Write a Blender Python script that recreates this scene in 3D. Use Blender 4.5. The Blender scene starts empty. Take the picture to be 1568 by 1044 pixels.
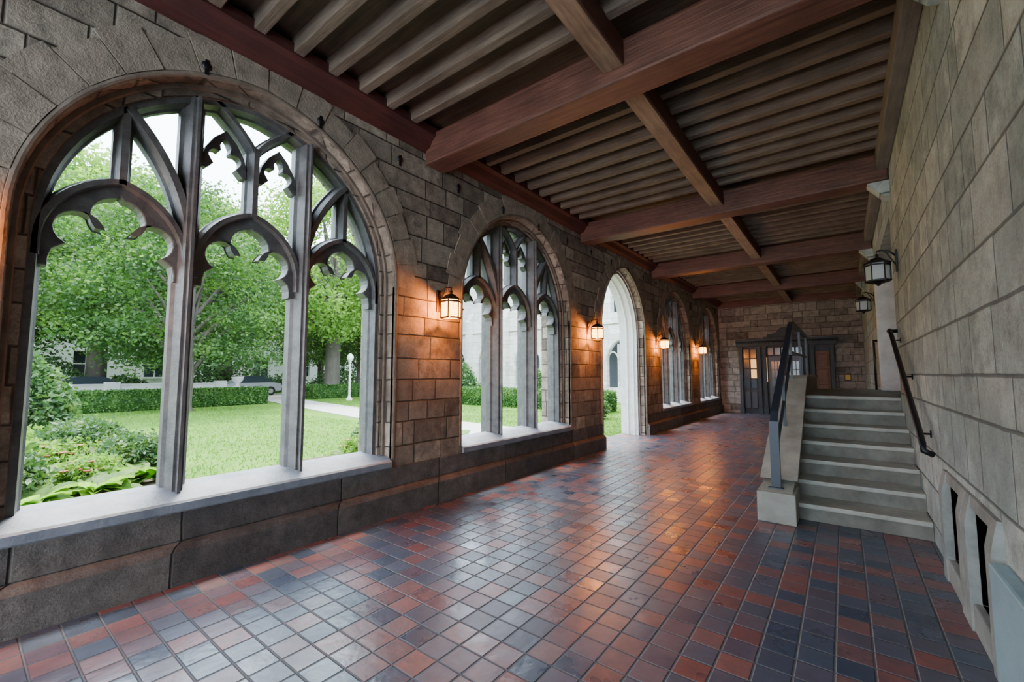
import bpy, bmesh, math, random
import numpy as np
from mathutils import Vector, Matrix
random.seed(7); np.random.seed(7)
scn = bpy.context.scene
COL = scn.collection

# ------------------------------------------------------------------ node helpers
class NT:
    def __init__(s, name):
        s.mat = bpy.data.materials.new(name); s.mat.use_nodes = True
        s.nt = s.mat.node_tree; s.nt.nodes.clear()
        s.out = s.nt.nodes.new('ShaderNodeOutputMaterial')
    def n(s, t, **kw):
        nd = s.nt.nodes.new(t)
        for k, v in kw.items(): setattr(nd, k, v)
        return nd
    def l(s, a, b): s.nt.links.new(a, b)
    def put(s, sock, v):
        if isinstance(v, bpy.types.NodeSocket): s.l(v, sock)
        else: sock.default_value = v
    def m(s, op, a, b=None, c=None, clamp=False):
        nd = s.n('ShaderNodeMath', operation=op, use_clamp=clamp)
        s.put(nd.inputs[0], a)
        if b is not None: s.put(nd.inputs[1], b)
        if c is not None: s.put(nd.inputs[2], c)
        return nd.outputs[0]
    def pos(s):
        tc = s.n('ShaderNodeTexCoord'); sp = s.n('ShaderNodeSeparateXYZ')
        s.l(tc.outputs['Object'], sp.inputs[0])
        return tc.outputs['Object'], sp.outputs[0], sp.outputs[1], sp.outputs[2]
    def wn1(s, w):
        nd = s.n('ShaderNodeTexWhiteNoise', noise_dimensions='1D'); s.put(nd.inputs['W'], w); return nd.outputs['Value']
    def wn3(s, x, y, z=0.0):
        c = s.n('ShaderNodeCombineXYZ'); s.put(c.inputs[0], x); s.put(c.inputs[1], y); s.put(c.inputs[2], z)
        nd = s.n('ShaderNodeTexWhiteNoise', noise_dimensions='3D'); s.l(c.outputs[0], nd.inputs['Vector']); return nd.outputs['Value']
    def noise(s, vec, scale, detail=4, rough=.6):
        nd = s.n('ShaderNodeTexNoise'); s.l(vec, nd.inputs['Vector'])
        nd.inputs['Scale'].default_value = scale; nd.inputs['Detail'].default_value = detail
        nd.inputs['Roughness'].default_value = rough; return nd.outputs['Fac']
    def ramp(s, f, stops, interp='LINEAR'):
        nd = s.n('ShaderNodeValToRGB'); nd.color_ramp.interpolation = interp
        e = nd.color_ramp.elements
        while len(e) < len(stops): e.new(.5)
        for i, (p, c) in enumerate(stops):
            e[i].position = p; e[i].color = (*c, 1)
        s.l(f, nd.inputs[0]); return nd.outputs[0]
    def mix(s, f, a, b, bt='MIX'):
        nd = s.n('ShaderNodeMix', data_type='RGBA', blend_type=bt)
        s.put(nd.inputs[0], f)
        s.put(nd.inputs[6], a if isinstance(a, bpy.types.NodeSocket) else (*a, 1))
        s.put(nd.inputs[7], b if isinstance(b, bpy.types.NodeSocket) else (*b, 1))
        return nd.outputs[2]
    def mr(s, v, a, b, c=0.0, d=1.0):
        nd = s.n('ShaderNodeMapRange'); s.put(nd.inputs[0], v)
        for i, x in enumerate((a, b, c, d)): nd.inputs[i+1].default_value = x
        return nd.outputs[0]
    def bump(s, h, dist=.01, strength=1.0):
        nd = s.n('ShaderNodeBump'); s.l(h, nd.inputs['Height'])
        nd.inputs['Distance'].default_value = dist; nd.inputs['Strength'].default_value = strength
        return nd.outputs[0]
    def bsdf(s, col, rough=.8, normal=None, metal=0.0, spec=.5):
        b = s.n('ShaderNodeBsdfPrincipled'); s.put(b.inputs['Base Color'], col if isinstance(col, bpy.types.NodeSocket) else (*col, 1))
        s.put(b.inputs['Roughness'], rough); b.inputs['Metallic'].default_value = metal
        b.inputs['Specular IOR Level'].default_value = spec
        if normal is not None: s.l(normal, b.inputs['Normal'])
        s.l(b.outputs[0], s.out.inputs[0]); return b

def ashlar(name, cols, mortar, H=.5, W=.5, rough=.85, dirt=None, spec=.3, bumpd=.014, jw=.011, mortar_amt=.85, mot=(.45, 1.4)):
    t = NT(name); P, x, y, z = t.pos()
    wob = t.m('MULTIPLY', t.m('SUBTRACT', t.noise(P, 2.5, 2), .5), .02)
    u = t.m('ADD', t.m('ADD', x, y), wob); v = t.m('ADD', z, wob)
    q = t.m('DIVIDE', t.m('ADD', v, 3.13), H); i = t.m('FLOOR', q); f = t.m('SUBTRACT', q, i)
    s_ = t.m('MULTIPLY_ADD', t.wn1(i), .3, .35)
    sub = t.m('GREATER_THAN', f, s_)
    dv = t.m('MULTIPLY', t.m('MINIMUM', t.m('ABSOLUTE', t.m('SUBTRACT', f, s_)), t.m('MINIMUM', f, t.m('SUBTRACT', 1.0, f))), H)
    rid = t.m('MULTIPLY_ADD', i, 2.0, sub)
    r2 = t.wn1(t.m('MULTIPLY_ADD', rid, 1.37, 5.1))
    w = t.m('MULTIPLY', t.m('MULTIPLY_ADD', r2, .7, .75), W)
    p = t.m('ADD', t.m('DIVIDE', t.m('ADD', u, 20.0), w), t.m('MULTIPLY', r2, 17.3)); j = t.m('FLOOR', p); g = t.m('SUBTRACT', p, j)
    r3 = t.wn3(j, rid, 3.3)
    isp = t.m('GREATER_THAN', r3, .45)
    s2 = t.m('MULTIPLY_ADD', t.m('FRACT', t.m('MULTIPLY', r3, 7.0)), .4, .3)
    d1 = t.m('ADD', t.m('ABSOLUTE', t.m('SUBTRACT', g, s2)), t.m('MULTIPLY', t.m('SUBTRACT', 1.0, isp), 10.0))
    du = t.m('MULTIPLY', t.m('MINIMUM', d1, t.m('MINIMUM', g, t.m('SUBTRACT', 1.0, g))), w)
    sub2 = t.m('MULTIPLY', isp, t.m('GREATER_THAN', g, s2))
    rnd = t.wn3(t.m('MULTIPLY_ADD', sub2, .5, j), rid, 0.0)
    edge = t.m('MINIMUM', du, dv)
    joint = t.mr(edge, .002, jw)
    n1 = t.noise(P, 7, 7, .7); n2 = t.noise(P, 60, 4, .7); n3 = t.noise(P, 1.1, 3)
    col = t.ramp(t.m('ADD', t.m('MULTIPLY', rnd, .75), t.m('MULTIPLY', n1, .25)), [(i/(len(cols)-1)*.8+.1, c) for i, c in enumerate(cols)])
    mott = t.mr(t.m('ADD', t.m('MULTIPLY', n1, .65), t.m('MULTIPLY', n2, .35)), .34, .66, mot[0], mot[1])
    cc = t.n('ShaderNodeCombineXYZ'); [t.l(mott, cc.inputs[k]) for k in range(3)]
    col = t.mix(1.0, col, cc.outputs[0], 'MULTIPLY')
    if dirt: col = t.mix(t.mr(n3, .45, .75, 0, .7), col, dirt)
    col = t.mix(t.m('MULTIPLY', t.m('SUBTRACT', 1.0, joint), mortar_amt), col, mortar)
    h = t.m('ADD', t.m('ADD', joint, t.m('MULTIPLY', n1, 1.1)), t.m('ADD', t.m('MULTIPLY', n2, .4), t.m('MULTIPLY', rnd, .5)))
    t.bsdf(col, rough, t.bump(h, bumpd), spec=spec); return t.mat

def stone(name, c1, c2, scale=6, rough=.75, spec=.35, bd=.006):
    t = NT(name); P, x, y, z = t.pos()
    n1 = t.noise(P, scale, 6, .65); n2 = t.noise(P, scale*9, 3)
    col = t.mix(t.mr(n1, .3, .7), c1, c2)
    t.bsdf(col, rough, t.bump(t.m('ADD', n1, t.m('MULTIPLY', n2, .5)), bd), spec=spec); return t.mat

def wood(name, c1, c2, axis='x', rough=.6, scale=1.0, spec=.4):
    t = NT(name); P, x, y, z = t.pos()
    mp = t.n('ShaderNodeMapping'); t.l(P, mp.inputs[0])
    s = {'x': (1, 14, 14), 'y': (14, 1, 14), 'z': (14, 14, 1)}[axis]
    mp.inputs['Scale'].default_value = tuple(k*scale for k in s)
    n1 = t.noise(mp.outputs[0], 2.2, 7, .7); n2 = t.noise(P, 2.0, 3)
    col = t.mix(t.mr(n1, .3, .7), c1, c2)
    col = t.mix(t.mr(n2, .4, .7, 0, .45), col, tuple(k*.45 for k in c1))
    t.bsdf(col, rough, t.bump(n1, .008), spec=spec); return t.mat

def plain(name, c, rough=.5, metal=0.0, spec=.5, var=.25):
    t = NT(name); P, x, y, z = t.pos()
    n1 = t.noise(P, 12, 4)
    col = t.mix(t.mr(n1, .3, .7, 0, var), c, tuple(k*.5 for k in c))
    t.bsdf(col, rough, None, metal, spec); return t.mat

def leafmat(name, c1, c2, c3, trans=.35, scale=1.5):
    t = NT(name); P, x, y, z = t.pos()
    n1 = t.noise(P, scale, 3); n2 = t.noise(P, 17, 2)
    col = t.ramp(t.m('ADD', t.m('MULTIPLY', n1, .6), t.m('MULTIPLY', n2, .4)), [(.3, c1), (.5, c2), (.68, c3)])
    d = t.n('ShaderNodeBsdfPrincipled'); t.l(col, d.inputs['Base Color']); d.inputs['Roughness'].default_value = .55
    d.inputs['Specular IOR Level'].default_value = .3
    tr = t.n('ShaderNodeBsdfTranslucent'); t.l(t.mix(1.0, col, (1.5, 1.7, .7), 'MULTIPLY'), tr.inputs[0])
    mx = t.n('ShaderNodeMixShader'); mx.inputs[0].default_value = trans
    t.l(d.outputs[0], mx.inputs[1]); t.l(tr.outputs[0], mx.inputs[2]); t.l(mx.outputs[0], t.out.inputs[0]); return t.mat

# ------------------------------------------------------------------ materials
M_left = ashlar('limestone_ashlar_brown', [(.105,.08,.062), (.25,.195,.148), (.345,.28,.215), (.205,.162,.125), (.44,.36,.275)], (.05,.04,.032), H=.48, W=.58, dirt=(.09,.068,.055))
M_right = ashlar('limestone_ashlar_grey', [(.22,.25,.235), (.33,.36,.335), (.26,.295,.285), (.41,.43,.395), (.25,.28,.265)], (.11,.13,.13), H=.66, W=.74, dirt=(.17,.205,.20), bumpd=.011, mot=(.5, 1.4))
M_far = ashlar('limestone_ashlar_far', [(.12,.105,.09), (.23,.205,.18), (.30,.27,.235), (.18,.16,.145)], (.09,.08,.07), H=.46, W=.6)
M_ext = ashlar('limestone_ashlar_exterior', [(.5,.48,.44), (.6,.58,.53), (.66,.64,.6)], (.45,.43,.4), H=.6, W=.7, mot=(.8, 1.1))
M_sill = stone('sill_stone', (.25,.265,.30), (.13,.14,.17), 5, .5, .5)
M_plinth = ashlar('plinth_stone', [(.075,.062,.058), (.12,.10,.09), (.165,.138,.122)], (.028,.024,.022), H=2.0, W=1.5, dirt=(.05,.042,.04))
M_trac = stone('tracery_stone', (.048,.045,.047), (.135,.125,.12), 8, .5, .5)
M_jamb = stone('arch_moulding_stone', (.11,.08,.062), (.22,.17,.13), 7, .75, .3)
M_vous = stone('voussoir_stone', (.16,.125,.095), (.33,.265,.20), 7, .85, .3, .012)
M_paledaylit = stone('pale_daylit_stone', (.62,.61,.58), (.46,.45,.43), 5, .7)  # daylight on the door reveals put into the colour; lamp parts share it
M_vent = stone('vent_surround_stone', (.28,.28,.255), (.16,.16,.15), 6, .8)
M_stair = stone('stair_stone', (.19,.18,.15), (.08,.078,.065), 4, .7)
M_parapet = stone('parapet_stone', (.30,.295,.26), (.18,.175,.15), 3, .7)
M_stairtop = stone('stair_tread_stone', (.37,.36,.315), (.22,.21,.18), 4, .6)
M_beam = wood('beam_oxblood_wood', (.065,.021,.015), (.185,.078,.052), 'x', .5)
M_cornice = wood('cornice_oxblood_wood', (.05,.012,.010), (.10,.026,.020), 'y', .6)
M_purlin = wood('purlin_wood', (.15,.085,.058), (.34,.225,.155), 'y', .6)
M_redy = wood('purlin_side_oxblood', (.08,.026,.019), (.13,.048,.034), 'y', .6)
M_joist = wood('joist_wood', (.095,.066,.049), (.235,.172,.125), 'x', .7)
M_board = wood('ceiling_board_wood', (.06,.037,.028), (.15,.10,.07), 'x', .7, .7)
M_plate = wood('wall_plate_wood', (.12,.105,.09), (.22,.19,.16), 'y', .7)
M_iron = plain('black_iron', (.018,.018,.02), .4, .6)
M_blueiron = plain('blue_black_iron', (.018,.026,.04), .45, .1)
M_bronze = plain('aged_bronze', (.10,.05,.025), .4, .8)
M_dark = plain('vent_void', (.008,.008,.01), .9)
M_bluepanel = stone('painted_blue_grey', (.27,.38,.42), (.20,.30,.34), 3, .5)
M_portal = wood('portal_blue_wood', (.012,.020,.028), (.034,.048,.058), 'z', .5)
M_portal2 = plain('door_dark_blue', (.012,.024,.042), .4)
M_browndoor = wood('door_brown_wood', (.09,.038,.016), (.16,.075,.035), 'z', .5)
M_doorglass = plain('door_glass', (.04,.07,.09), .15)
M_globe = plain('globe_white', (.8,.8,.78), .3)
M_carglass = plain('car_glass', (.03,.04,.05), .1)
M_hub = plain('hubcap', (.5,.5,.5), .3, .8)

def emis(name, c, s, transp=None):
    t = NT(name); e = t.n('ShaderNodeEmission'); e.inputs[0].default_value = (*c, 1); e.inputs[1].default_value = s
    if transp:
        tr = t.n('ShaderNodeBsdfTransparent'); tr.inputs[0].default_value = (*transp, 1)
        a = t.n('ShaderNodeAddShader'); t.l(e.outputs[0], a.inputs[0]); t.l(tr.outputs[0], a.inputs[1]); t.l(a.outputs[0], t.out.inputs[0])
    else: t.l(e.outputs[0], t.out.inputs[0])
    return t.mat
M_lampglass = emis('amber_lamp_glass', (1.0, .45, .07), 9.0, (.8,.6,.3))
M_winglow = emis('warm_lit_pane', (1.0, .55, .18), 1.8)
M_redglow = emis('red_exit_glow', (1.0, .05, .02), 2.0)
t = NT('lantern_clear_glass'); b = t.bsdf((.55,.58,.58), .15); b.inputs['Alpha'].default_value = .55; M_clear = t.mat

# floor tiles
t = NT('quarry_tile_floor'); P, x, y, z = t.pos(); TS = .165
uu = t.m('DIVIDE', x, TS); vv = t.m('DIVIDE', y, TS)
fi = t.m('FLOOR', uu); fj = t.m('FLOOR', vv); fu = t.m('SUBTRACT', uu, fi); fv = t.m('SUBTRACT', vv, fj)
r = t.wn3(fi, fj, 0.0); rb = t.wn3(fi, fj, 7.0)
e = t.m('MULTIPLY', t.m('MINIMUM', t.m('MINIMUM', fu, t.m('SUBTRACT', 1.0, fu)), t.m('MINIMUM', fv, t.m('SUBTRACT', 1.0, fv))), TS)
jt = t.mr(e, .003, .008)
n1 = t.noise(P, 14, 5); n2 = t.noise(P, .7, 2); n4 = t.noise(P, 5, 3)
col = t.ramp(r, [(.0, (.030,.045,.08)), (.30, (.060,.078,.12)), (.48, (.085,.072,.105)), (.64, (.13,.062,.075)), (.84, (.235,.065,.053)), (1.0, (.155,.085,.09))])
col = t.mix(t.mr(n1, .35, .7, 0, .6), col, (.04,.042,.058))
col = t.mix(t.m('MULTIPLY', t.m('SUBTRACT', 1.0, jt), .9), col, (.042,.046,.056))
rough = t.m('ADD', t.m('MULTIPLY_ADD', rb, .16, .17), t.m('ADD', t.m('MULTIPLY', n4, .18), t.m('MULTIPLY', t.m('SUBTRACT', 1.0, jt), .4)))
h = t.m('ADD', t.m('MULTIPLY', jt, 1.0), t.m('ADD', t.m('MULTIPLY', n4, .8), t.m('MULTIPLY', n1, .35)))
t.bsdf(col, rough, t.bump(h, .006), spec=.85); M_floor = t.mat

t = NT('lawn_grass'); P, x, y, z = t.pos()
c = t.ramp(t.m('ADD', t.m('MULTIPLY', t.noise(P, .5, 4), .5), t.m('MULTIPLY', t.noise(P, 22, 5), .5)), [(.3, (.05,.11,.018)), (.5, (.09,.185,.028)), (.7, (.155,.27,.05))])
t.bsdf(c, .9, t.bump(t.noise(P, 40, 4), .03), spec=.1); M_grass = t.mat
M_path = stone('path_concrete', (.42,.40,.38), (.33,.31,.30), 3, .9)
M_white = stone('pale_render', (.55,.54,.53), (.45,.44,.43), 3, .9)
M_soil = stone('bed_soil', (.05,.035,.02), (.09,.06,.04), 9, .95)
M_blade = leafmat('grass_blade', (.055,.13,.02), (.10,.21,.03), (.17,.30,.055), .3)
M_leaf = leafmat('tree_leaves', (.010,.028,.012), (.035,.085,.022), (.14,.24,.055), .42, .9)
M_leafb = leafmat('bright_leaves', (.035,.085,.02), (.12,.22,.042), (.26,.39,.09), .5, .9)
M_hedge = leafmat('hedge_leaves', (.018,.06,.015), (.045,.12,.022), (.10,.20,.04), .2, 3)
M_shrub = leafmat('shrub_leaves', (.016,.05,.022), (.045,.10,.035), (.14,.22,.06), .25, 3)
M_flower = plain('flower_petals', (.65,.18,.12), .6)
M_bark = wood('tree_bark', (.06,.05,.042), (.12,.10,.085), 'z', .9, .4)

# ------------------------------------------------------------------ mesh builder
class MB:
    def __init__(s): s.v = []; s.f = []; s.m = []; s.sm = []
    def add(s, vs, fs, mi=0, smooth=False):
        o = len(s.v); s.v += [tuple(p) for p in vs]
        for f in fs: s.f.append([k+o for k in f]); s.m.append(mi); s.sm.append(smooth)
    def box(s, a, b, mi=0, ch=0.0):
        x0, y0, z0 = [min(a[i], b[i]) for i in range(3)]; x1, y1, z1 = [max(a[i], b[i]) for i in range(3)]
        if ch <= 0:
            vs = [(x0,y0,z0),(x1,y0,z0),(x1,y1,z0),(x0,y1,z0),(x0,y0,z1),(x1,y0,z1),(x1,y1,z1),(x0,y1,z1)]
            s.add(vs, [(3,2,1,0),(4,5,6,7),(0,1,5,4),(1,2,6,5),(2,3,7,6),(3,0,4,7)], mi); return
        bm = bmesh.new(); bmesh.ops.create_cube(bm, size=1)
        for v in bm.verts: v.co = Vector((x0+(v.co.x+.5)*(x1-x0), y0+(v.co.y+.5)*(y1-y0), z0+(v.co.z+.5)*(z1-z0)))
        bmesh.ops.bevel(bm, geom=bm.edges[:], offset=ch, segments=2, affect='EDGES', profile=.6)
        bm.verts.index_update(); s.add([v.co[:] for v in bm.verts], [[v.index for v in f.verts] for f in bm.faces], mi); bm.free()
    def prism(s, poly, axis, lo, hi, mi=0):
        n = len(poly); vs = []
        for h in (lo, hi):
            for (a, b) in poly:
                vs.append({'x': (h,a,b), 'y': (a,h,b), 'z': (a,b,h)}[axis])
        fs = [list(range(n))[::-1], list(range(n, 2*n))] + [(k, (k+1) % n, n+(k+1) % n, n+k) for k in range(n)]
        s.add(vs, fs, mi)
    def sweep(s, pts, w, d, x, mi=0, mapf=None, prof=None):
        prof = prof or [(.5,-.12),(.5,.12),(.36,.2),(.2,.5),(-.2,.5),(-.36,.2),(-.5,.12),(-.5,-.12),(-.36,-.2),(-.2,-.5),(.2,-.5),(.36,-.2)]
        mapf = mapf or (lambda a, b, c: (c, a, b))
        n = len(pts); k = len(prof); vs = []; fs = []
        for i, p in enumerate(pts):
            a = Vector(pts[max(i-1, 0)]); b_ = Vector(pts[min(i+1, n-1)]); tt = (b_-a).normalized(); nn = Vector((-tt.y, tt.x))
            for (u, e) in prof: vs.append(mapf(p[0]+nn.x*u*w, p[1]+nn.y*u*w, x+e*d))
        for i in range(n-1):
            for j in range(k): fs.append((i*k+j, i*k+(j+1) % k, (i+1)*k+(j+1) % k, (i+1)*k+j))
        fs.append(list(range(k))[::-1]); fs.append([(n-1)*k+j for j in range(k)])
        s.add(vs, fs, mi, False)
    def tube(s, pts, r, mi=0, k=10, cap=True):
        pts = [Vector(p) for p in pts]; n = len(pts); vs = []; fs = []
        rs = r if isinstance(r, (list, tuple)) else [r]*n
        for i, p in enumerate(pts):
            tt = (pts[min(i+1, n-1)]-pts[max(i-1, 0)]).normalized()
            ref = Vector((0,0,1)) if abs(tt.z) < .9 else Vector((1,0,0))
            a = tt.cross(ref).normalized(); b_ = tt.cross(a)
            for j in range(k):
                an = 2*math.pi*j/k; vs.append(p+(a*math.cos(an)+b_*math.sin(an))*rs[i])
        for i in range(n-1):
            for j in range(k): fs.append((i*k+j, i*k+(j+1) % k, (i+1)*k+(j+1) % k, (i+1)*k+j))
        s.add(vs, fs, mi, True)
        if cap: s.add([vs[j] for j in range(k)], [list(range(k))], mi); s.add([vs[(n-1)*k+j] for j in range(k)], [list(range(k))], mi)
    def lathe(s, c, prof, mi=0, k=16, smooth=True, rot=0):
        vs = []; fs = []; n = len(prof)
        for (r, z) in prof:
            for j in range(k):
                an = 2*math.pi*j/k+rot; vs.append((c[0]+r*math.cos(an), c[1]+r*math.sin(an), c[2]+z))
        for i in range(n-1):
            for j in range(k): fs.append((i*k+j, i*k+(j+1) % k, (i+1)*k+(j+1) % k, (i+1)*k+j))
        s.add(vs, fs, mi, smooth)
    def plate(s, loops, lo, hi, mi=0, bevel=0.0, mapf=None):
        mapf = mapf or (lambda a, b, c: (c, a, b))
        cu = bpy.data.curves.new('tmp', 'CURVE'); cu.dimensions = '2D'; cu.fill_mode = 'BOTH'
        cu.extrude = (hi-lo)/2-bevel; cu.bevel_depth = bevel; cu.bevel_resolution = 1; cu.offset = -bevel
        for lp in loops:
            sp = cu.splines.new('POLY'); sp.points.add(len(lp)-1); sp.use_cyclic_u = True
            for i, p in enumerate(lp): sp.points[i].co = (p[0], p[1], 0, 1)
        ob = bpy.data.objects.new('tmp', cu); COL.objects.link(ob)
        dg = bpy.context.evaluated_depsgraph_get(); me = ob.evaluated_get(dg).to_mesh()
        mid = (lo+hi)/2
        s.add([mapf(v.co.x, v.co.y, v.co.z+mid) for v in me.vertices], [list(p.vertices) for p in me.polygons], mi)
        ob.evaluated_get(dg).to_mesh_clear(); bpy.data.objects.remove(ob); bpy.data.curves.remove(cu)
    def obj(s, name, mats, parent=None, origin=None, weld=True):
        me = bpy.data.meshes.new(name); o = Vector(origin) if origin else Vector((0,0,0))
        me.from_pydata([tuple(Vector(p)-o) for p in s.v], [], s.f)
        for mt in mats: me.materials.append(mt)
        me.polygons.foreach_set('material_index', s.m); me.polygons.foreach_set('use_smooth', s.sm)
        if weld:
            bm = bmesh.new(); bm.from_mesh(me); bmesh.ops.remove_doubles(bm, verts=bm.verts, dist=1e-5)
            bmesh.ops.recalc_face_normals(bm, faces=bm.faces); bm.to_mesh(me); bm.free()
        me.update(); ob = bpy.data.objects.new(name, me); COL.objects.link(ob); ob.location = o
        if parent: ob.parent = parent
        return ob

def arc(cx, cy, r, a0, a1, n=12):
    return [(cx+r*math.cos(math.radians(a0+(a1-a0)*i/n)), cy+r*math.sin(math.radians(a0+(a1-a0)*i/n))) for i in range(n+1)]

A0 = 1.36; RISE = 1.44; R0 = (A0*A0+RISE*RISE)/(2*A0); CO = A0-R0; ZS = 2.46; SILL = .57
def archcurve(c, a, zs=ZS, co=CO, n=18):
    R = a-co; pts = []
    th = math.acos(-co/R) if abs(co) < R else math.pi/2
    for i in range(n+1): an = th*i/n; pts.append((c+co+R*math.cos(an), zs+R*math.sin(an)))
    right = pts; left = [(2*c-p[0], p[1]) for p in pts]
    return left + right[::-1][1:]
def archloop(c, a, z0, **k): return [(c-a, z0)] + archcurve(c, a, **k) + [(c+a, z0)]

PITCH = 3.86; WC = [1.56-PITCH, 1.56, 1.56+PITCH, 1.56+3*PITCH, 1.56+4*PITCH]; DC = 1.56+2*PITCH
YN, YF = -4.6, 18.75; XR = 4.48; XL = 0.0; ZW = 4.5

# ------------------------------------------------------------------ left wall
wl = MB()
for (lo, hi, da) in ((-.14, 0.0, .03), (-.44, -.14, -.05), (-.62, -.44, .03)):
    loops = [[(YN, -.3), (YF+.6, -.3), (YF+.6, ZW), (YN, ZW)]]
    for c in WC: loops.append(archloop(c, A0+da, SILL))
    loops.append(archloop(DC, 1.16+da, -.29, co=-.28))
    wl.plate(loops, lo, hi, 0)
wl.obj('wall_left', [M_left])

mo = MB()
rollprof = [(.5,-.5),(.5,.15),(.3,.42),(0,.5),(-.3,.42),(-.5,.15),(-.5,-.5)]
sqprof = [(.5,-.5),(.5,.5),(-.5,.5),(-.5,-.5)]
def voussoirs(mb, c, a, zs, co, nv=9):
    for side in (-1, 1):
        Ri, Ro = a+.075-co, a+.33-co
        thi = math.acos(-co/((Ri+Ro)/2)) if co < 0 else math.pi/2
        for k in range(nv):
            a0 = thi*k/nv+.003; a1 = thi*(k+1)/nv-.003
            ro = Ro+(.03 if k % 2 else -.02)
            poly = []
            for q in range(5): an = a0+(a1-a0)*q/4; poly.append((co+Ri*math.cos(an), Ri*math.sin(an)))
            for q in range(5): an = a1-(a1-a0)*q/4; poly.append((co+ro*math.cos(an), ro*math.sin(an)))
            poly = [(max(p[0], .002), p[1]) for p in poly]
            pts = [(c+side*p[0], zs+p[1]) for p in poly]
            mb.prism(pts, 'x', -.02, .006+.004*((k*7) % 3), 1)
for c in WC:
    mo.sweep(archloop(c, A0+.015, SILL), .07, .08, -.16, 0)
    mo.sweep(archloop(c, A0-.045, SILL), .05, .10, -.215, 0)
    mo.sweep(archloop(c, A0+.055, SILL+.02), .05, .05, -.012, 0, prof=rollprof)
    voussoirs(mo, c, A0, ZS, CO)
for da, xx, w in ((.055, -.01, .05), (.0, -.17, .08), (-.06, -.24, .06), (-.06, -.40, .06)):
    mo.sweep(archloop(DC, 1.16+da, 0, co=-.28), w, .09, xx, 2 if xx < -.05 else 0)
mo.sweep(archloop(DC, 1.16-.055, 0, co=-.28), .03, .30, -.30, 2, prof=sqprof)  # liner added to brighten the reveal, daylight painted in as pale stone
mo.sweep(archloop(DC, 1.16+.02, 0, co=-.28), .03, .18, -.535, 2, prof=sqprof)
voussoirs(mo, DC, 1.16, ZS, -.28)
mo.obj('trim_1', [M_jamb, M_vous, M_paledaylit])

pl = MB()
for (a, b_) in ((YN, DC-1.22), (DC+1.22, YF)):
    pl.prism([(0, 0), (.09, 0), (.09, .235), (.06, .27), (0, .29)], 'y', a, b_, 0)
    pl.box((0, a, .29), (.02, b_, .50), 0, .004)
ob = pl.obj('baseboard_left', [M_plinth])
for c in WC:
    sl = MB()
    sl.prism([(.03, .505), (.03, .56), (.015, .575), (-.18, .635), (-.34, .65), (-.34, .47), (0, .47)], 'y', c-A0-.02, c+A0+.02, 0)
    sl.prism([(-.34, .47), (-.34, .65), (-.7, .56), (-.7, .47)], 'y', c-A0-.02, c+A0+.02, 0)
    sl.obj('window_sill', [M_sill])

# ------------------------------------------------------------------ tracery windows
XT = -.29
def smallhead(mb, yc, b, z0, h):
    k = h; ro = [(yc+b, z0-.04), (yc+b, z0+.02), (yc+b*.86, z0+.45*k), (yc+b*.5, z0+.82*k)]
    outer = [(2*yc-p[0], p[1]) for p in ro]+[(yc, z0+1.12*k)]+ro[::-1]
    r_ = [(yc+b*.80, z0-.04), (yc+b*.50, z0+.06*k)] + arc(yc+b*.42, z0+k*.30, b*.30, -40, 120, 7) + [(yc+b*.20, z0+k*.50), (yc+b*.24, z0+k*.64), (yc+b*.12, z0+k*.80)]
    l_ = [(2*yc-p[0], p[1]) for p in r_[::-1]]
    loop = outer+r_+[(yc, z0+k*.88)]+l_
    mb.plate([loop], XT-.05, XT+.05, 0, .004)
def tracery(c, i):
    mb = MB()
    m1, m2 = c-.46, c+.46
    mb.sweep(archloop(c, A0-.075, .6), .10, .24, XT, 0)
    R = (A0-.07)-CO
    for s_, m in ((-1, m1), (1, m2)):
        off = .46
        ztop = ZS+math.sqrt(R*R-(off-CO)**2)
        mb.sweep([(m, .60), (m, ztop)], .165, .32, XT, 0)
        mb.sweep([(m, .60), (m, ztop)], .055, .40, XT, 0)
        a = []
        for k in range(15):
            dz = k/14*1.08
            yy = m + s_*(R0 - math.sqrt(R0*R0-dz*dz))
            a.append((yy, ZS-.02+dz))
        a = [p for p in a if (abs(p[0]-c)-CO)**2+(p[1]-ZS)**2 <= R**2]
        mb.sweep(a, .12, .28, XT, 0)
    for yc, b in ((c-.875, .370), (c, .38), (c+.875, .370)):
        z0 = 2.37
        oo = archcurve(yc, b+.03, zs=z0, co=-.13, n=10)
        mb.sweep([(yc-b-.03, z0-.1)]+oo+[(yc+b+.03, z0-.1)], .09, .24, XT, 0)
        k = b/.375
        r_ = [(yc+(b-.035), z0-.16), (yc+b-.035, z0-.10), (yc+b-.05, z0-.04), (yc+b-.115, z0+.01)] + \
             arc(yc+.205*k, z0+.120, .123*k, -40, 150, 10) + [(yc+.085*k, z0+.155)] + \
             arc(yc+.005, z0+.25, .145*k, -40, 84, 8)
        l_ = [(2*yc-p[0], p[1]) for p in r_[::-1]]
        loop = [(yc-b-.03, z0-.16)]+oo+[(yc+b+.03, z0-.16)]+r_+[(yc, z0+.415)]+l_
        mb.plate([loop], XT-.07, XT+.07, 0, .010)
        ht = oo[len(oo)//2][1]
        zt = ZS+math.sqrt(R*R-(abs(yc-c)-CO)**2)
        if abs(yc-c) > .1:
            mb.sweep([(yc, ht-.02), (yc, zt)], .11, .24, XT, 0)
        else:
            mb.sweep([(yc, ht-.02), (yc, 3.50)], .11, .26, XT, 0)
            for s_ in (-1, 1):
                br = [(yc+s_*.32*(q/8)**1.4, 3.44+.36*(q/8)) for q in range(9)]
                mb.sweep(br, .085, .24, XT, 0)
                smallhead(mb, yc+s_*.22, .17, 3.26, .30)
    return mb.obj('window_%d' % i, [M_trac])
for i, c in enumerate(WC): tracery(c, i+1)

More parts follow.
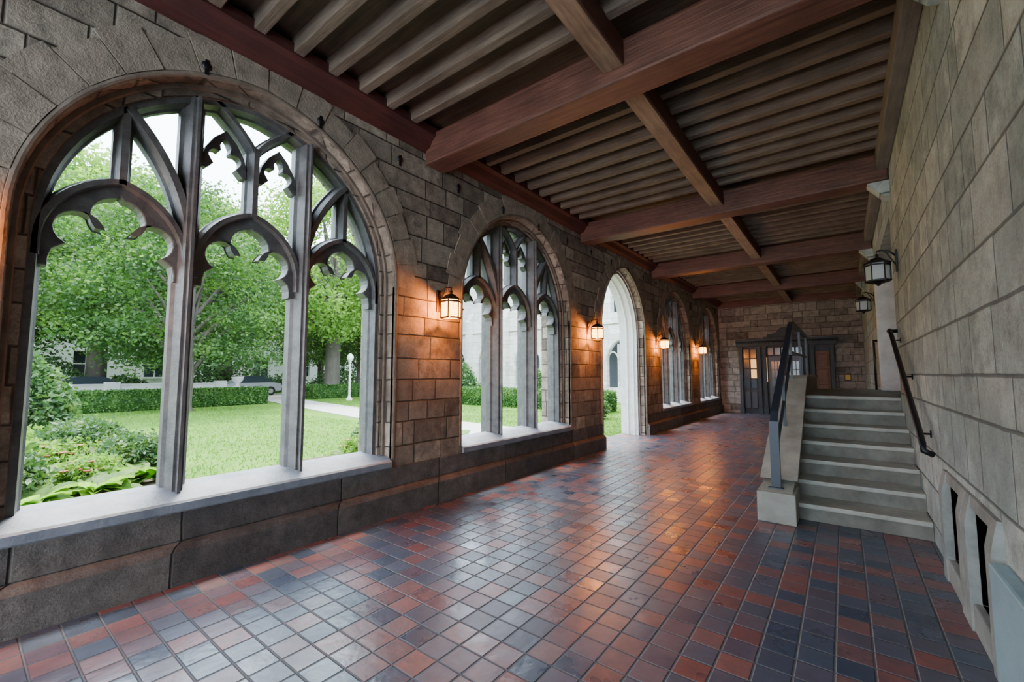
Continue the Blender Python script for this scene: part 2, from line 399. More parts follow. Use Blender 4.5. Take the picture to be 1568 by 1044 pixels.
for k in range(16):
    y_ = 1.1+.94*k-.94*3
    an = MB(); an.lathe((0, 0, 0), [(0, -.0), (.032, 0), (.038, .01), (.02, .02), (0, .022)], 0, 10)
    an.box((-.075, -.014, 0.004), (.05, .014, .016), 0, .003)
    an.v = [(p[2], p[1], p[0]) for p in an.v]
    o = an.obj('iron_wall_anchor', [M_iron]); o.location = (0.0, y_, 3.93)

# ------------------------------------------------------------------ right wall
wr = MB()
VENTS = ((4.0, 4.5), (3.28, 3.74)); VZ = (.16, .70)
loops = [[(YN, -.3), (YF+.6, -.3), (YF+.6, ZW), (YN, ZW)],
         [(7.55, 1.19), (10.7, 1.19), (10.7, 3.6), (7.55, 3.6)]]
for a, b_ in VENTS: loops.append([(a, VZ[0]), (b_, VZ[0]), (b_, VZ[1]), (a, VZ[1])])
wr.plate(loops, XR, XR+.8, 0)
wr.box((XR+.8, YN, -.3), (XR+.95, YF+.6, ZW), 0)
wr.obj('wall_right', [M_right])
jb = MB()
jb.box((XR-.02, 10.7-.03, 1.19), (XR+.78, 10.7, 3.6), 0)  # light from the opposite archway is put into this jamb's pale colour
jb.box((XR-.03, 10.7, 1.19), (XR, 10.95, 3.62), 0, .005)
jb.obj('trim_2', [M_paledaylit])
dr = MB()
dr.box((XR+.70, 7.55, 1.19), (XR+.79, 10.67, 3.6), 0)
for k in range(4):
    y0 = 7.65+k*.76
    dr.box((XR+.66, y0, 1.3), (XR+.71, y0+.66, 2.2), 0, .02); dr.box((XR+.66, y0, 2.3), (XR+.71, y0+.66, 3.45), 0, .02)
dr.obj('door_2', [M_browndoor])
for (a, b_) in VENTS:
    vt = MB(); z0, z1 = VZ
    vt.box((XR+.5, a, z0), (XR+.52, b_, z1), 1)
    vt.prism([(XR-.05, 0), (XR-.05, .62), (XR-.02, .78), (XR+.08, .78), (XR+.08, 0)], 'y', a-.12, a, 0)
    vt.prism([(XR-.05, 0), (XR-.05, .62), (XR-.02, .78), (XR+.08, .78), (XR+.08, 0)], 'y', b_, b_+.12, 0)
    vt.box((XR-.04, a, .0), (XR+.10, b_, z0), 0, .01); vt.box((XR-.02, a, z1), (XR+.10, b_, .78), 0, .01)
    for k in range(1, 5):
        yy = a+(b_-a)*k/5; vt.box((XR+.05, yy-.01, z0), (XR+.07, yy+.01, z1), 2)
    for k in range(1, 5):
        zz = z0+(z1-z0)*k/5; vt.box((XR+.045, a, zz-.01), (XR+.065, b_, zz+.01), 2)
    vt.obj('floor_vent', [M_vent, M_dark, M_iron])
bp = MB()
bp.box((XR-.07, YN, 0), (XR, 3.10, .60), 0, .012)
bp.obj('baseboard_right', [M_bluepanel])

# ------------------------------------------------------------------ floor, far wall, ceiling
fl = MB(); fl.box((-.0, YN, -.3), (XR, YF, 0)); fl.box((-.62, DC-1.16, -.3), (0, DC+1.16, 0)); fl.obj('floor', [M_floor])
fw = MB(); fw.box((-.62, YF, -.3), (XR+.9, YF+.6, ZW)); fw.obj('wall_far', [M_far])

BZ0 = 4.0
ce = MB(); ce.box((-.62, YN, 4.47), (XR+.95, YF+.6, 4.55)); ce.obj('ceiling', [M_board])
rf = MB()
rf.box((-.62, YN-.1, 4.55), (XR+.95, YF+.6, 4.75)); rf.obj('roof', [M_plate])
by = [3.49+PITCH*k for k in range(-2, 4)]
for y_ in by:
    if y_ < YN: continue
    b = MB(); b.box((.02, y_-.15, BZ0), (XR-.01, y_+.15, 4.36), 0, .022)
    b.prism([(XR, 3.78), (XR-.06, 3.8), (XR-.22, BZ0), (XR, BZ0)], 'y', y_-.11, y_+.11, 1)
    b.obj('ceiling_beam', [M_beam, M_right])
jo = MB()
for k in range(len(by)+1):
    lo = by[k-1]+.15 if k > 0 else YN
    hi = by[k]-.15 if k < len(by) else YF
    n = max(2, int(round((hi-lo)/.33)))
    for q in range(1, n):
        yy = lo+(hi-lo)*q/n
        if yy < YN: continue
        jo.box((.0, yy-.045, 4.32), (XR, yy+.045, 4.475), 0, .008)
jo.obj('ceiling_joists', [M_joist])
pu = MB()
for k in range(len(by)+1):
    lo = by[k-1]+.15 if k > 0 else YN
    hi = by[k]-.15 if k < len(by) else YF
    if hi < YN: continue
    lo = max(lo, YN)
    pu.box((2.34, lo, 4.13), (2.54, hi, 4.34), 1, .012); pu.box((2.35, lo, 4.115), (2.53, hi, 4.14), 0, .006)
pu.obj('ceiling_purlin', [M_purlin, M_redy])
co = MB()
co.prism([(0, 4.16), (.10, 4.19), (.15, 4.27), (.20, 4.30), (.20, 4.40), (0, 4.42)], 'y', YN, YF, 0)
co.obj('trim_3', [M_cornice])
wp = MB(); wp.box((XR-.13, YN, 4.14), (XR, YF, 4.36), 0, .012); wp.obj('trim_4', [M_plate])
fp = MB(); fp.box((0, YF-.12, 4.1), (XR, YF, 4.4), 0, .01); fp.obj('trim_5', [M_beam])

# ------------------------------------------------------------------ staircase
SX0, SX1 = 3.44, XR-.002
st = MB(); NR = 7; RH = .17; TD = .35; Y0 = 5.47; LY = 11.2
for k in range(NR):
    y0 = Y0+k*TD; y1 = (Y0+(k+1)*TD) if k < NR-1 else LY
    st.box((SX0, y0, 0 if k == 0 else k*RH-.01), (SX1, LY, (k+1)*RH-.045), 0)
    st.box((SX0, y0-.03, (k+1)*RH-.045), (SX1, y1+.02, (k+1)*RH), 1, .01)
py = [(5.17, 0), (5.17, .27), (5.20, .30), (5.50, .36), (7.62, 1.38), (7.80, 1.42), (LY, 1.42), (LY, 0)]
st.prism(py, 'x', 3.16, 3.44, 2)
st.box((3.13, 5.15, 0), (3.47, 5.62, .30), 2, .012)
cap = [(5.5, .36), (7.62, 1.38), (7.80, 1.42), (LY, 1.42), (LY, 1.47), (7.78, 1.47), (7.60, 1.43), (5.42, .385)]
st.prism(cap, 'x', 3.13, 3.47, 1)
st.obj('staircase', [M_stair, M_stairtop, M_parapet])

rl = MB(); rx = 3.29
path = [(rx, 5.34, .98), (rx, 5.42, 1.08), (rx, 7.7, 2.22), (rx, 7.95, 2.28), (rx, LY-.1, 2.28)]
def flatbar(mb, p, q, w, h, mi=0):
    p = Vector(p); q = Vector(q); d = (q-p).normalized(); sx = Vector((1, 0, 0)); up = d.cross(sx).normalized()
    vs = []
    for P_ in (p, q):
        for (a, b_) in ((-1,-1),(1,-1),(1,1),(-1,1)): vs.append(P_+sx*a*w/2+up*b_*h/2)
    mb.add(vs, [(0,1,2,3),(7,6,5,4),(0,4,5,1),(1,5,6,2),(2,6,7,3),(3,7,4,0)], mi)
for a, b_ in zip(path[:-1], path[1:]): flatbar(rl, a, b_, .065, .055)
flatbar(rl, (rx, 5.34, .30), (rx, 5.34, 1.0), .085, .06)
for yy, zb in ((6.4, .80), (7.6, 1.38), (9.3, 1.42), (11.0, 1.42)):
    zt = 1.08+(yy-5.42)*.5 if yy < 7.7 else 2.28
    flatbar(rl, (rx, yy, zb), (rx, yy, zt), .035, .035)
flatbar(rl, (rx, 5.36, .62), (rx, 7.7, 1.82), .03, .03); flatbar(rl, (rx, 7.7, 1.82), (rx, LY-.1, 1.85), .03, .03)
rl.box((rx-.07, 5.27, .30), (rx+.07, 5.41, .325), 0, .004)
rl.obj('stair_railing', [M_blueiron])
hr = MB(); hx = XR-.09
pts = [(hx+.06, 4.92, .84), (hx, 4.90, .87), (hx, 4.93, .93), (hx, 5.1, 1.02), (hx, 7.0, 1.95), (hx, 7.25, 2.05), (hx, 7.42, 2.05), (hx+.09, 7.45, 2.05)]
hr.tube(pts, .024)
for yy in (5.2, 6.2, 7.1):
    zz = 1.02+(yy-5.1)*.49
    hr.tube([(XR, yy, zz-.09), (XR-.06, yy, zz-.09), (hx, yy, zz-.02)], .010); 
    hr.lathe((XR-.006, yy, zz-.09), [(0, -.03), (.006, -.03), (.006, .03), (0, .03)], 0, 6)
hr.obj('stair_handrail', [M_iron])
h2 = MB(); h2.tube([(XR-.09, 10.9, 1.19), (XR-.09, 10.9, 2.1), (XR-.09, 11.0, 2.14), (XR, 11.02, 2.14)], .02)
h2.obj('stair_handrail', [M_iron])

# ------------------------------------------------------------------ lanterns
def lantern(name, lit, sx):
    mb = MB(); d = (.22 if lit else .19)*sx; z = 0
    mb.box((0, -.035, -.05), (.02*sx, .035, .22), 0, .006)
    mb.tube([(.01*sx, 0, .14), (.06*sx, 0, .20), (.14*sx, 0, .235), (d, 0, .225), (d, 0, .17)], .011, 0, 8)
    mb.tube([(.01*sx, 0, .02), (.05*sx, 0, .10), (.09*sx, 0, .18), (.12*sx, 0, .225)], .008, 0, 8)
    c = (d, 0, 0)
    mb.lathe(c, [(0, .20), (.016, .19), (.022, .17), (.012, .155), (.03, .148), (.06, .135), (.10, .105), (.135, .085), (.14, .072), (.125, .07), (0, .07)], 0, 6, False)
    mb.lathe(c, [(.118, .072), (.122, .05), (.118, -.13)], 1, 6, False)
    mb.lathe(c, [(.118, -.13), (.132, -.135), (.132, -.15), (.10, -.165), (.03, -.18), (.018, -.20), (0, -.21)] if not lit else [(.118, -.13), (.132, -.135), (.132, -.15), (.108, -.15), (.104, -.13)], 0, 6, False)
    mb.lathe(c, [(.118, .06), (.132, .06), (.132, .04), (.118, .04)], 0, 6, False)
    if lit: mb.lathe(c, [(.104, -.142), (0, -.146)], 1, 6, False)
    for j in range(6):
        an = 2*math.pi*j/6
        p = (d+.122*math.cos(an), .122*math.sin(an))
        mb.tube([(p[0], p[1], .07), (p[0], p[1], -.14)], .008, 0, 6)
    if not lit:
        mb.lathe(c, [(.0, -.12), (.02, -.12), (.02, -.03), (.012, -.02), (0, .0)], 2, 8)
    return mb.obj(name, [M_bronze if lit else M_iron, M_lampglass if lit else M_clear, M_paledaylit])
for k in range(5):
    yy = 3.60+PITCH*(k-1)
    o = lantern('lit_wall_lantern', True, 1); o.location = (0, yy, 2.30)
    ld = bpy.data.lights.new('lantern_bulb', 'POINT'); ld.energy = 95; ld.color = (1.0, .36, .06); ld.shadow_soft_size = .03
    lo_ = bpy.data.objects.new('lantern_bulb', ld); COL.objects.link(lo_); lo_.parent = o; lo_.location = (.19, 0, -.04)
for yy, zz in ((6.9, 2.78), (11.5, 2.95)):
    o = lantern('unlit_wall_lantern', False, -1); o.location = (XR, yy, zz)

# ------------------------------------------------------------------ far portal
pt = MB(); X0, X1 = .72, 3.68; yb = YF; PH = 2.72
pt.box((X0, yb-.10, 0), (X1, yb, PH), 0)
for xx in (X0, X0+.62, X0+.80, 1.98+.25, X1-.86, X1-.68, X1-.12):
    pt.box((xx, yb-.22, 0), (xx+.12, yb-.08, PH-.2), 0, .015); pt.box((xx-.02, yb-.25, 0), (xx+.14, yb-.08, .22), 0, .01)
    pt.box((xx-.02, yb-.25, PH-.3), (xx+.14, yb-.08, PH-.2), 0, .01)
pt.prism([(yb-.12, PH-.2), (yb-.26, PH-.2), (yb-.28, PH-.08), (yb-.36, PH), (yb-.36, PH+.06), (yb-.0, PH+.06), (yb, PH-.2)], 'x', X0-.08, X1+.08, 0)
for k in range(38):
    pt.box((X0+k*.08, yb-.31, PH-.1), (X0+k*.08+.04, yb-.25, PH-.04), 0)
cx = (X0+X1)/2
pt.box((cx-.62, yb-.34, PH+.06), (cx+.62, yb-.05, PH+.14), 0, .01)
pt.plate([[(cx-.5, PH+.14), (cx-.5, PH+.24), (cx-.32, PH+.25), (cx-.2, PH+.32)]+arc(cx, PH+.30, .17, 150, 30, 8)+[(cx+.2, PH+.32), (cx+.32, PH+.25), (cx+.5, PH+.24), (cx+.5, PH+.14)]], yb-.26, yb-.10, 0, .01, mapf=lambda a, b, c: (a, c, b))
for (a, b_) in ((X0+.95, cx-.0), (cx+.0, X1-.89)):
    pt.box((a+.02, yb-.16, .02), (b_-.02, yb-.09, 2.15), 1, .01)
    w_ = b_-a
    pt.box((a+.12, yb-.175, 1.05), (b_-.12, yb-.155, 1.95), 2)
    for q in (1/3, 2/3): pt.box((a+.12+(w_-.24)*q-.012, yb-.19, 1.05), (a+.12+(w_-.24)*q+.012, yb-.17, 1.95), 1)
    for q in (.33, .66): pt.box((a+.12, yb-.19, 1.05+.9*q-.012), (b_-.12, yb-.17, 1.05+.9*q+.012), 1)
    pt.box((a+.12, yb-.185, .2), (b_-.12, yb-.16, .92), 1, .015)
for q in range(5):
    a = X0+.97+q*.22; pt.box((a, yb-.16, 2.2), (a+.17, yb-.13, 2.46), 2)
for q in range(2):
    a = X0+.16+q*.23
    for r_ in range(4): pt.box((a, yb-.15, .95+r_*.38), (a+.18, yb-.12, .95+r_*.38+.33), 4 if (q == 1 and r_ in (1, 2)) else 2)
    pt.box((a, yb-.14, .2), (a+.18, yb-.11, .82), 1, .01)
pt.box((X0+.84, yb-.17, 1.2), (X0+.93, yb-.15, 2.1), 4)
pt.box((X1-.54, yb-.16, .02), (X1-.14, yb-.09, 2.3), 3, .01)
for r_ in range(4): pt.box((X1-.49, yb-.18, .15+r_*.53), (X1-.19, yb-.155, .15+r_*.53+.45), 3, .015)
pt.box((X1-.66+.0, yb-.19, 1.3), (X1-.58, yb-.16, 2.1), 4)
pt.box((cx-.12, yb-.20, 1.62), (cx+.02, yb-.185, 1.70), 5); pt.box((cx+.14, yb-.20, 1.45), (cx+.2, yb-.185, 1.62), 4)
pt.obj('door_1', [M_portal, M_portal2, M_doorglass, M_browndoor, M_winglow, M_redglow])
sg = MB(); sg.box((3.92, YF-.02, 1.25), (4.10, YF, 1.5), 0, .004); sg.box((3.94, YF-.025, 1.29), (4.08, YF-.018, 1.46), 1); sg.obj('wall_notice', [M_iron, plain('notice_yellow', (.6,.4,.05), .5)])

# ------------------------------------------------------------------ garden
GZ = -.14
g = MB(); g.box((-110, -70, GZ-.3), (-.62, 110, GZ)); g.obj('lawn_ground', [M_grass])
p = MB()
pts = [(-.6, DC), (-7, DC+.4), (-14, 10.9), (-20, 12.0), (-30, 14.0)]
def ribbon(mb, pts, w, z, mi=0):
    L = []; n = len(pts)
    for i, q in enumerate(pts):
        a = Vector(pts[max(i-1, 0)]); b_ = Vector(pts[min(i+1, n-1)]); tt = (b_-a).normalized(); nn = Vector((-tt.y, tt.x))
        L.append((q[0]+nn.x*w, q[1]+nn.y*w)); L.append((q[0]-nn.x*w, q[1]-nn.y*w))
    vs = [(x_, y_, z) for x_, y_ in L]+[(x_, y_, z-.05) for x_, y_ in L]; o = len(L)
    fs = []
    for i in range(n-1):
        a = 2*i; fs += [(a, a+1, a+3, a+2), (a+o, a+2+o, a+3+o, a+1+o), (a, a+2, a+2+o, a+o), (a+1, a+1+o, a+3+o, a+3)]
    mb.add(vs, fs, mi)
ribbon(p, pts, 1.0, GZ+.03); ribbon(p, [(-30, -40), (-30.5, 50)], 2.0, GZ+.04)
p.obj('garden_path', [M_path])
bd = MB(); ribbon(bd, [(-5.2, -4), (-5.4, 2.2)], 2.3, GZ+.05); ribbon(bd, [(-3.2, 3.6), (-3.6, 8.0)], .9, GZ+.045); bd.obj('flower_bed', [M_soil])

def leafverts(C, size, up=.0, aspect=.55):
    n = len(C); d = np.random.normal(size=(n, 3)); d[:, 2] = d[:, 2]*(1-up); d /= np.linalg.norm(d, axis=1)[:, None]
    r = np.random.normal(size=(n, 3)); s = np.cross(d, r); s /= np.linalg.norm(s, axis=1)[:, None]
    L = size*np.random.uniform(.6, 1.3, n)[:, None]; W = L*aspect
    a = C-d*L*.5; b = C+s*W*.5; c = C+d*L*.5; e = C-s*W*.5
    return np.stack([a, b, c, e], 1).reshape(-1, 3)
def quadmesh(name, V, mats, extra=None):
    n = len(V)//4; me = bpy.data.meshes.new(name)
    ev, ef, em = ([], [], []) if extra is None else (extra.v, extra.f, extra.m)
    verts = np.vstack([V, np.array(ev).reshape(-1, 3)]) if len(ev) else V
    me.vertices.add(len(verts)); me.vertices.foreach_set('co', verts.astype(np.float32).ravel())
    starts = list(range(0, n*4, 4)); tot = [4]*n; mi = [0]*n
    ls = np.arange(n*4).tolist()
    for f, m_ in zip(ef, em):
        starts.append(len(ls)); tot.append(len(f)); ls += [k+n*4 for k in f]; mi.append(m_)
    me.loops.add(len(ls)); me.loops.foreach_set('vertex_index', ls)
    me.polygons.add(len(starts)); me.polygons.foreach_set('loop_start', starts); me.polygons.foreach_set('loop_total', tot)
    me.polygons.foreach_set('material_index', mi)
    for m_ in mats: me.materials.append(m_)
    me.update(calc_edges=True); me.validate(); return me
def place(name, me, loc, rot=0, sc=1):
    o = bpy.data.objects.new(name, me); COL.objects.link(o); o.location = loc; o.rotation_euler = (0, 0, rot)
    o.scale = (sc, sc, sc) if not isinstance(sc, tuple) else sc; return o

def tree_mesh(name, n, cr, cz0, cz1, leaf, lm, nclu=90, trunk=.32, seed=1, low=1.0):
    np.random.seed(seed); random.seed(seed)
    cz = (cz0+cz1)/2; hz = (cz1-cz0)/2
    u = np.random.normal(size=(nclu, 3)); u /= np.linalg.norm(u, axis=1)[:, None]; u *= np.random.uniform(.35, 1, nclu)[:, None]**.6
    K = u*np.array([cr, cr, hz])+np.array([0, 0, cz])
    idx = np.random.randint(0, nclu, n)
    C = K[idx]+np.random.normal(size=(n, 3))*np.array([.14*cr, .14*cr, .08*hz])
    C = C[C[:, 2] > low]
    V = leafverts(C, leaf, .3)
    ex = MB()
    ex.tube([(0, 0, -.2), (.02, 0, .3), (.05, .03, cz0), (-.1, .05, cz), (0, 0, cz+hz*.6)], [trunk*1.5, trunk*1.1, trunk, trunk*.6, trunk*.15], 1, 10)
    for q in range(18):
        k = K[random.randrange(nclu)]; z0 = cz0*.8+random.random()*(hz*.9)
        ex.tube([(0, .02, z0), (k[0]*.4, k[1]*.4, z0+(k[2]-z0)*.55), tuple(k)], [trunk*.42, trunk*.25, .02], 1, 6)
    return quadmesh(name, V, [lm, M_bark], ex)
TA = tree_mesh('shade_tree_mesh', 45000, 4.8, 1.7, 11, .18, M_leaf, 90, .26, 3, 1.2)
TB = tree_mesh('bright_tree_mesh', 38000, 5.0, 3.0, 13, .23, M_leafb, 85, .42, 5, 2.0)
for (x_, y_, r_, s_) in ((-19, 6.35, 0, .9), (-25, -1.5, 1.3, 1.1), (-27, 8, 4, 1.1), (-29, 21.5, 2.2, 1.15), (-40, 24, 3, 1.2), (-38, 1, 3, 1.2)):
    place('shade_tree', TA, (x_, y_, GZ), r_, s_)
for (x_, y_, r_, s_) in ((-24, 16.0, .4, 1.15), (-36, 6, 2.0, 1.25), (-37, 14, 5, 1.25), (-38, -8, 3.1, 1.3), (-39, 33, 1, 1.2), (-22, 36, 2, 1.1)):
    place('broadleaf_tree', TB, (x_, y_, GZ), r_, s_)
np.random.seed(9); n = 30000
yy = np.random.uniform(-30, 50, n); hh = 1.7+.7*np.sin(yy*.55)+.5*np.sin(yy*1.7+1)
C = np.stack([-36+np.random.normal(size=n)*.8, yy, np.random.rand(n)**.8*hh], 1)
ex = MB()
for q in range(30): ex.tube([(-36, -29+q*2.7, -.1), (-36.1, -29+q*2.7+.3, .6), (-36, -29+q*2.7-.2, 1.2)], [.09, .07, .02], 1, 6)
place('shrub_belt', quadmesh('shrub_belt_mesh', leafverts(C, .26, 0, .6), [M_shrub, M_bark], ex), (0, 0, GZ))
sb = MB(); BX = -47
mpx = lambda a, b, c: (c, a, b)
wins = []
for k in range(14):
    for z_ in (1.2, 5.0, 8.6): wins.append([(-26+k*4.6, z_), (-24.4+k*4.6, z_), (-24.4+k*4.6, z_+2.2), (-26+k*4.6, z_+2.2)])
sb.plate([[(-30, GZ-.2), (40, GZ-.2), (40, 12), (-30, 12)]]+wins, BX, BX+.4, 0, 0, mpx)
sb.box((BX-.3, -30, GZ), (BX-.05, 40, 12), 1)
for w_ in wins:
    yc = (w_[0][0]+w_[1][0])/2; z_ = w_[0][1]
    sb.box((BX+.1, yc-.04, z_), (BX+.2, yc+.04, z_+2.2), 0); sb.box((BX+.1, w_[0][0], z_+1.1), (BX+.2, w_[1][0], z_+1.18), 0); sb.box((BX+.3, w_[0][0]-.1, z_-.15), (BX+.5, w_[1][0]+.1, z_), 0)
sb.box((BX+.3, -30.1, 11.7), (BX+.7, 40.1, 12.2), 0, .03)
sb.obj('street_building', [M_white, M_carglass])

def hedge(name, L, W, H, n=16000):
    ex = MB(); ex.box((-W/2+.06, -L/2+.06, 0), (W/2-.06, L/2-.06, H-.06), 0)
    C = np.random.uniform(-.5, .5, (n, 3))*np.array([W, L, H])+np.array([0, 0, H/2])
    w = np.random.rand(n)
    top = w < .4; C[top, 2] = H; fr = (w >= .4) & (w < .85); C[fr, 0] = np.sign(C[fr, 0])*W/2
    en = w >= .85; C[en, 1] = np.sign(C[en, 1])*L/2
    C += np.random.normal(size=C.shape)*.035
    return quadmesh(name, leafverts(C, .09, 0, .7), [M_hedge], ex)
np.random.seed(2)
HA = hedge('hedge_mesh', 9.0, 1.0, .85, 24000); HB = hedge('hedge_mesh_b', 4.5, 1.0, .85, 12000)
place('clipped_hedge', HA, (-21.5, 6.2, GZ), .06); place('clipped_hedge', HA, (-21.5, -4, GZ), 0)
place('clipped_hedge', HA, (-24, 18.8, GZ), 0.1); place('clipped_hedge', HB, (-15, 16.6, GZ), 1.3); place('clipped_hedge', HA, (-8.5, 17.2, GZ), 1.57)

def shrub(name, r, h, n, leaf, mat, cone=False, flowers=0):
    u = np.random.normal(size=(n, 3)); u /= np.linalg.norm(u, axis=1)[:, None]; u *= np.random.uniform(.55, 1, n)[:, None]**.5
    C = u*np.array([r, r, h/2])+np.array([0, 0, h/2]);
    if cone: k = 1-C[:, 2]/h*.75; C[:, 0] *= k*1.4; C[:, 1] *= k*1.4
    C += np.random.normal(size=C.shape)*.10*r; C[:, 2] = np.abs(C[:, 2])
    ex = MB()
    for q in range(9):
        an = q*.7; ex.tube([(0, 0, 0), (r*.3*math.cos(an), r*.3*math.sin(an), h*.4), (r*.6*math.cos(an), r*.6*math.sin(an), h*.75)], [.03, .02, .006], 1, 5)
    for q in range(flowers):
        k = C[random.randrange(n)]; ex.lathe((k[0], k[1], max(k[2], h*.6)+.03), [(.0, 0), (.04, .02), (.045, .035), (.0, .03)], 2, 6)
    return quadmesh(name, leafverts(C, leaf, .1, .5), [mat, M_bark, M_flower], ex)
S1 = shrub('conifer_shrub_mesh', .9, 2.1, 9000, .13, M_shrub, True)
S2 = shrub('round_shrub_mesh', .6, .8, 5000, .10, M_shrub)
S3 = shrub('flowering_shrub_mesh', .45, .6, 2500, .09, M_leafb, False, 26)
place('conifer_shrub', S1, (-9.6, .9, GZ), 0, 1.0); place('conifer_shrub', S1, (-15, 19.5, GZ), 1, 1.1); place('conifer_shrub', S1, (-9.5, 19.6, GZ), 2, .9)
place('conifer_shrub', S1, (-12.5, .5, GZ), 2.0, 1.1)
for (x_, y_, s_) in ((-6.7, 1.5, 1), (-5.2, 1.9, .8), (-7.6, 0.1, 1.2), (-4.2, .3, .9), (-3.9, 5.4, .7), (-11.5, 18.0, 1.4), (-3.5, 14.4, 1.0), (-2.6, 18, 1.3)):
    place('round_shrub', S2, (x_, y_, GZ), x_, s_)
for (x_, y_, s_) in ((-5.9, .75, 1), (-6.2, 1.35, .9), (-7.3, .9, 1.1), (-8.3, 1.8, 1.1), (-4.6, 1.3, .8), (-3.2, 4.7, .8), (-3.4, 6.9, .8)):
    place('flowering_shrub', S3, (x_, y_, GZ), x_*3, s_)
def hosta():
    mb = MB()
    for q in range(26):
        an = random.random()*6.28; L = random.uniform(.22, .42); el = random.uniform(.3, 1.1); W = L*.33
        d = Vector((math.cos(an), math.sin(an), 0)); s_ = Vector((-d.y, d.x, 0)); rows = []
        for k in range(6):
            f = k/5; c_ = d*(L*(f*math.cos(el*.6)+.15))+Vector((0, 0, .05+L*(math.sin(el)*f*1.2-.9*f*f*.7)))
            w_ = W*math.sin(math.pi*min(.98, f*.9+.08)); rows.append((c_-s_*w_+Vector((0,0,.02)), c_-Vector((0,0,.02)), c_+s_*w_+Vector((0,0,.02))))
        vs = [v for r_ in rows for v in r_]; fs = []
        for k in range(5):
            for e_ in range(2): a = k*3+e_; fs.append((a, a+1, a+4, a+3))
        mb.add(vs, fs, 0, True)
    me = mb.obj('hosta_tmp', [M_leafb], weld=False); m_ = me.data; bpy.data.objects.remove(me); return m_
HM = hosta()
for (x_, y_, s_) in ((-4.4, 1.9, 1.2), (-3.9, 1.3, 1.2), (-4.9, 1.0, 1.3), (-3.6, .6, 1.2), (-5.5, 1.6, 1.2), (-3.0, 5.0, 1.1), (-2.9, 4.3, 1.1), (-3.1, 5.9, 1.1), (-3.3, 6.4, 1.1), (-3.3, 7.4, 1.1)):
    place('hosta_plant', HM, (x_, y_, GZ+.04), x_*5+y_, s_)
np.random.seed(11); n = 70000
C = np.stack([-1.0-np.random.rand(n)**1.3*19, np.random.uniform(-3, 20, n), np.full(n, GZ+.02)], 1)
keep = ~((np.abs(C[:, 1]-(DC+.06*-C[:, 0])) < 1.3)); C = C[keep]
V = leafverts(C, .085, -1.5, .22); V[:, 2] = np.maximum(V[:, 2], GZ-.01)
place('lawn_grass_blades', quadmesh('grass_mesh', V, [M_blade]), (0, 0, 0))
ur = MB(); ur.box((-.4, -.4, 0), (.4, .4, .15), 0, .02); ur.box((-.3, -.3, .15), (.3, .3, .8), 0, .02); ur.box((-.38, -.38, .8), (.38, .38, .9), 0, .02)
ur.lathe((0, 0, .9), [(.0, 0), (.16, 0), (.08, .08), (.12, .18), (.28, .36), (.30, .5), (.34, .55), (.28, .56), (.0, .5)], 0, 16)
o = ur.obj('stone_urn', [M_white]); o.location = (-24.5, 10.4, GZ)
gw = MB(); gw.box((-27.0, -30, GZ), (-26.7, 10.4, .88), 0); gw.box((-27.05, -30, .88), (-26.65, 10.4, .96), 0, .01)
for k in range(9): gw.box((-27.1, -30+k*5, GZ), (-26.6, -29.4+k*5, 1.06), 0, .02)
gw.obj('garden_wall', [M_white])
lp = MB(); lp.lathe((0, 0, 0), [(0, 0), (.18, 0), (.18, .12), (.10, .2), (.07, .35), (.055, 2.3), (.09, 2.36), (.05, 2.42), (0, 2.42)], 0, 12)
lp.lathe((0, 0, 2.4), [(.07, 0), (.17, .1), (.2, .24), (.15, .38), (.05, .46), (0, .5)], 1, 14)
o = lp.obj('street_lamp', [M_paledaylit, M_globe]); o.location = (-20, 14.9, GZ)
def car(col):
    mb = MB(); W = .86
    body = [(-2.1, .35), (-2.15, .62), (-2.0, .82), (-1.1, .92), (-.95, .94), (1.5, .96), (2.05, .88), (2.15, .6), (2.1, .35), (1.75, .33)]+arc(1.35, .33, .34, 0, 180, 8)+[(-.95, .30)]+arc(-1.3, .33, .34, 0, 180, 8)
    mb.prism(body, 'x', -W, W, 0)
    cab = [(-1.05, .92), (-.45, 1.38), (-.2, 1.43), (.85, 1.42), (1.05, 1.36), (1.65, .95)]
    vs = []
    for h, k in ((-W+.04, 0), (W-.04, 0)):
        for (a, b_) in cab: vs.append(((h*(1-.22*(b_-.92)/.5)), a, b_))
    n = 6
    mb.add(vs, [list(range(n))[::-1], list(range(n, 2*n))], 1); mb.add(vs, [(k, (k+1) % n, n+(k+1) % n, n+k) for k in (0, 4)], 1); mb.add(vs, [(k, (k+1) % n, n+(k+1) % n, n+k) for k in (1, 2, 3, 5)], 0)
    for sx in (-1, 1):
        mb.tube([(sx*.66, .3, .94), (sx*.62, .3, 1.40)], .03, 0, 6)
        for yy in (-1.3, 1.35):
            mb.tube([(sx*.88, yy, .32), (sx*.66, yy, .32)], .31, 2, 20); mb.tube([(sx*.89, yy, .32), (sx*.86, yy, .32)], .18, 3, 14)
    mb.box((-.8, -2.2, .4), (.8, -2.1, .55), 2, .01); mb.box((-.8, 2.1, .4), (.8, 2.2, .55), 2, .01)
    return mb.obj('parked_car', [plain('car_paint', col, .25), M_carglass, M_dark, M_hub])
for (x_, y_, c_) in ((-30.6, 4.6, (.10,.12,.15)), (-30.6, 13.2, (.30,.31,.33))):
    o = car(c_); o.location = (x_, y_, GZ+.045)

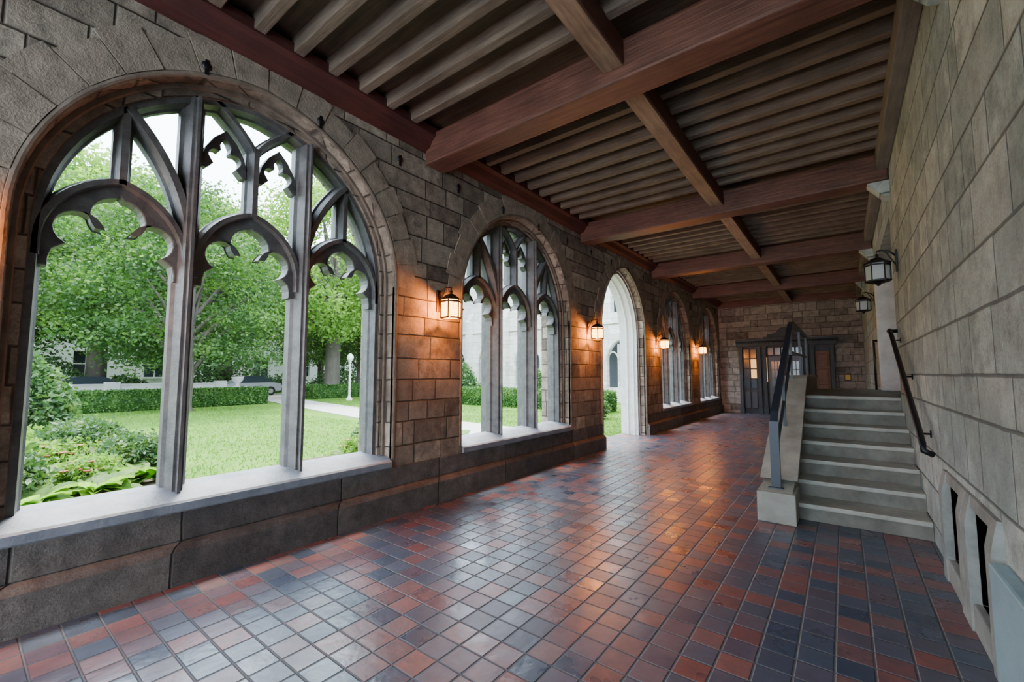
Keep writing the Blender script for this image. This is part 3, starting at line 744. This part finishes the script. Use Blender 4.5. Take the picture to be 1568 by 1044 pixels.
# courtyard wing across (Gothic facade facing the garden)
fb = MB(); FY = 23.0
mp = lambda a, b, c: (a, c, b)
loops = [[(-30, GZ-.2), (-.6, GZ-.2), (-.6, 8.2), (-30, 8.2)]]
fc = [-2.6-3.3*k for k in range(8)]
for c in fc:
    loops.append(archloop(c, 1.05, .7, zs=2.2, co=-.3)); 
    loops.append([(c-.7, 5.0), (c+.7, 5.0), (c+.7, 7.0), (c-.7, 7.0)])
fb.plate(loops, FY, FY+.5, 0, 0, mp)
for c in fc:
    fb.sweep([(c-.35, .7), (c-.35, 3.2)], .12, .2, FY+.25, 0, mp); fb.sweep([(c+.35, .7), (c+.35, 3.2)], .12, .2, FY+.25, 0, mp)
    fb.sweep(archloop(c, 1.05, .7, zs=2.2, co=-.3), .14, .2, FY+.05, 0, mp)
    for q in (-.7, 0, .7): fb.sweep(archcurve(c+q, .33, zs=2.3, co=-.15, n=6), .08, .15, FY+.25, 0, mp)
    fb.box((c+.0-.05, FY+.2, 5.0), (c+.05, FY+.3, 7.0), 0); fb.box((c-.7, FY+.2, 6.0), (c+.7, FY+.3, 6.08), 0)
    fb.box((c+1.45, FY-.45, GZ), (c+1.85, FY, 5.2), 0, .02); fb.prism([(FY-.45, 5.2), (FY, 5.2), (FY, 5.9)], 'x', c+1.45, c+1.85, 0)
fb.box((-30.1, FY-.12, 4.35), (-.6, FY, 4.5), 0, .02); fb.box((-30.1, FY-.15, 8.0), (-.6, FY+.6, 8.35), 0, .02)
fb.box((-30, FY+2.4, GZ), (-.6, FY+2.6, 8.2), 1)
fb.prism([(FY-.1, 8.35), (FY+6, 11.3), (FY+6, 8.35)], 'x', -30, -.6, 1)
fb.obj('courtyard_wing', [M_ext, plain('slate_roof', (.16,.17,.19), .7)])

# ------------------------------------------------------------------ light
w = bpy.data.worlds.new('World'); scn.world = w; w.use_nodes = True; nt = w.node_tree; nt.nodes.clear()
o_ = nt.nodes.new('ShaderNodeOutputWorld'); bg = nt.nodes.new('ShaderNodeBackground')
bg.inputs[0].default_value = (.71, .86, 1.0, 1); bg.inputs[1].default_value = 14.0
nt.links.new(bg.outputs[0], o_.inputs[0])
sd = bpy.data.lights.new('sun', 'SUN'); sd.energy = 15.0; sd.angle = math.radians(14); sd.color = (1, .94, .80)
so = bpy.data.objects.new('sun', sd); COL.objects.link(so)
dirv = Vector((.26, -.12, -1.0)); so.rotation_euler = dirv.to_track_quat('-Z', 'Y').to_euler(); so.location = (-20, 10, 30)

# ------------------------------------------------------------------ camera
cd = bpy.data.cameras.new('camera'); cd.sensor_width = 36; cd.lens = 15.15; cd.clip_start = .05; cd.clip_end = 400
cam = bpy.data.objects.new('camera', cd); COL.objects.link(cam)
cam.location = (3.9, 0, 1.5); cam.rotation_euler = (math.radians(94.33), 0, math.radians(37.5))
scn.camera = cam
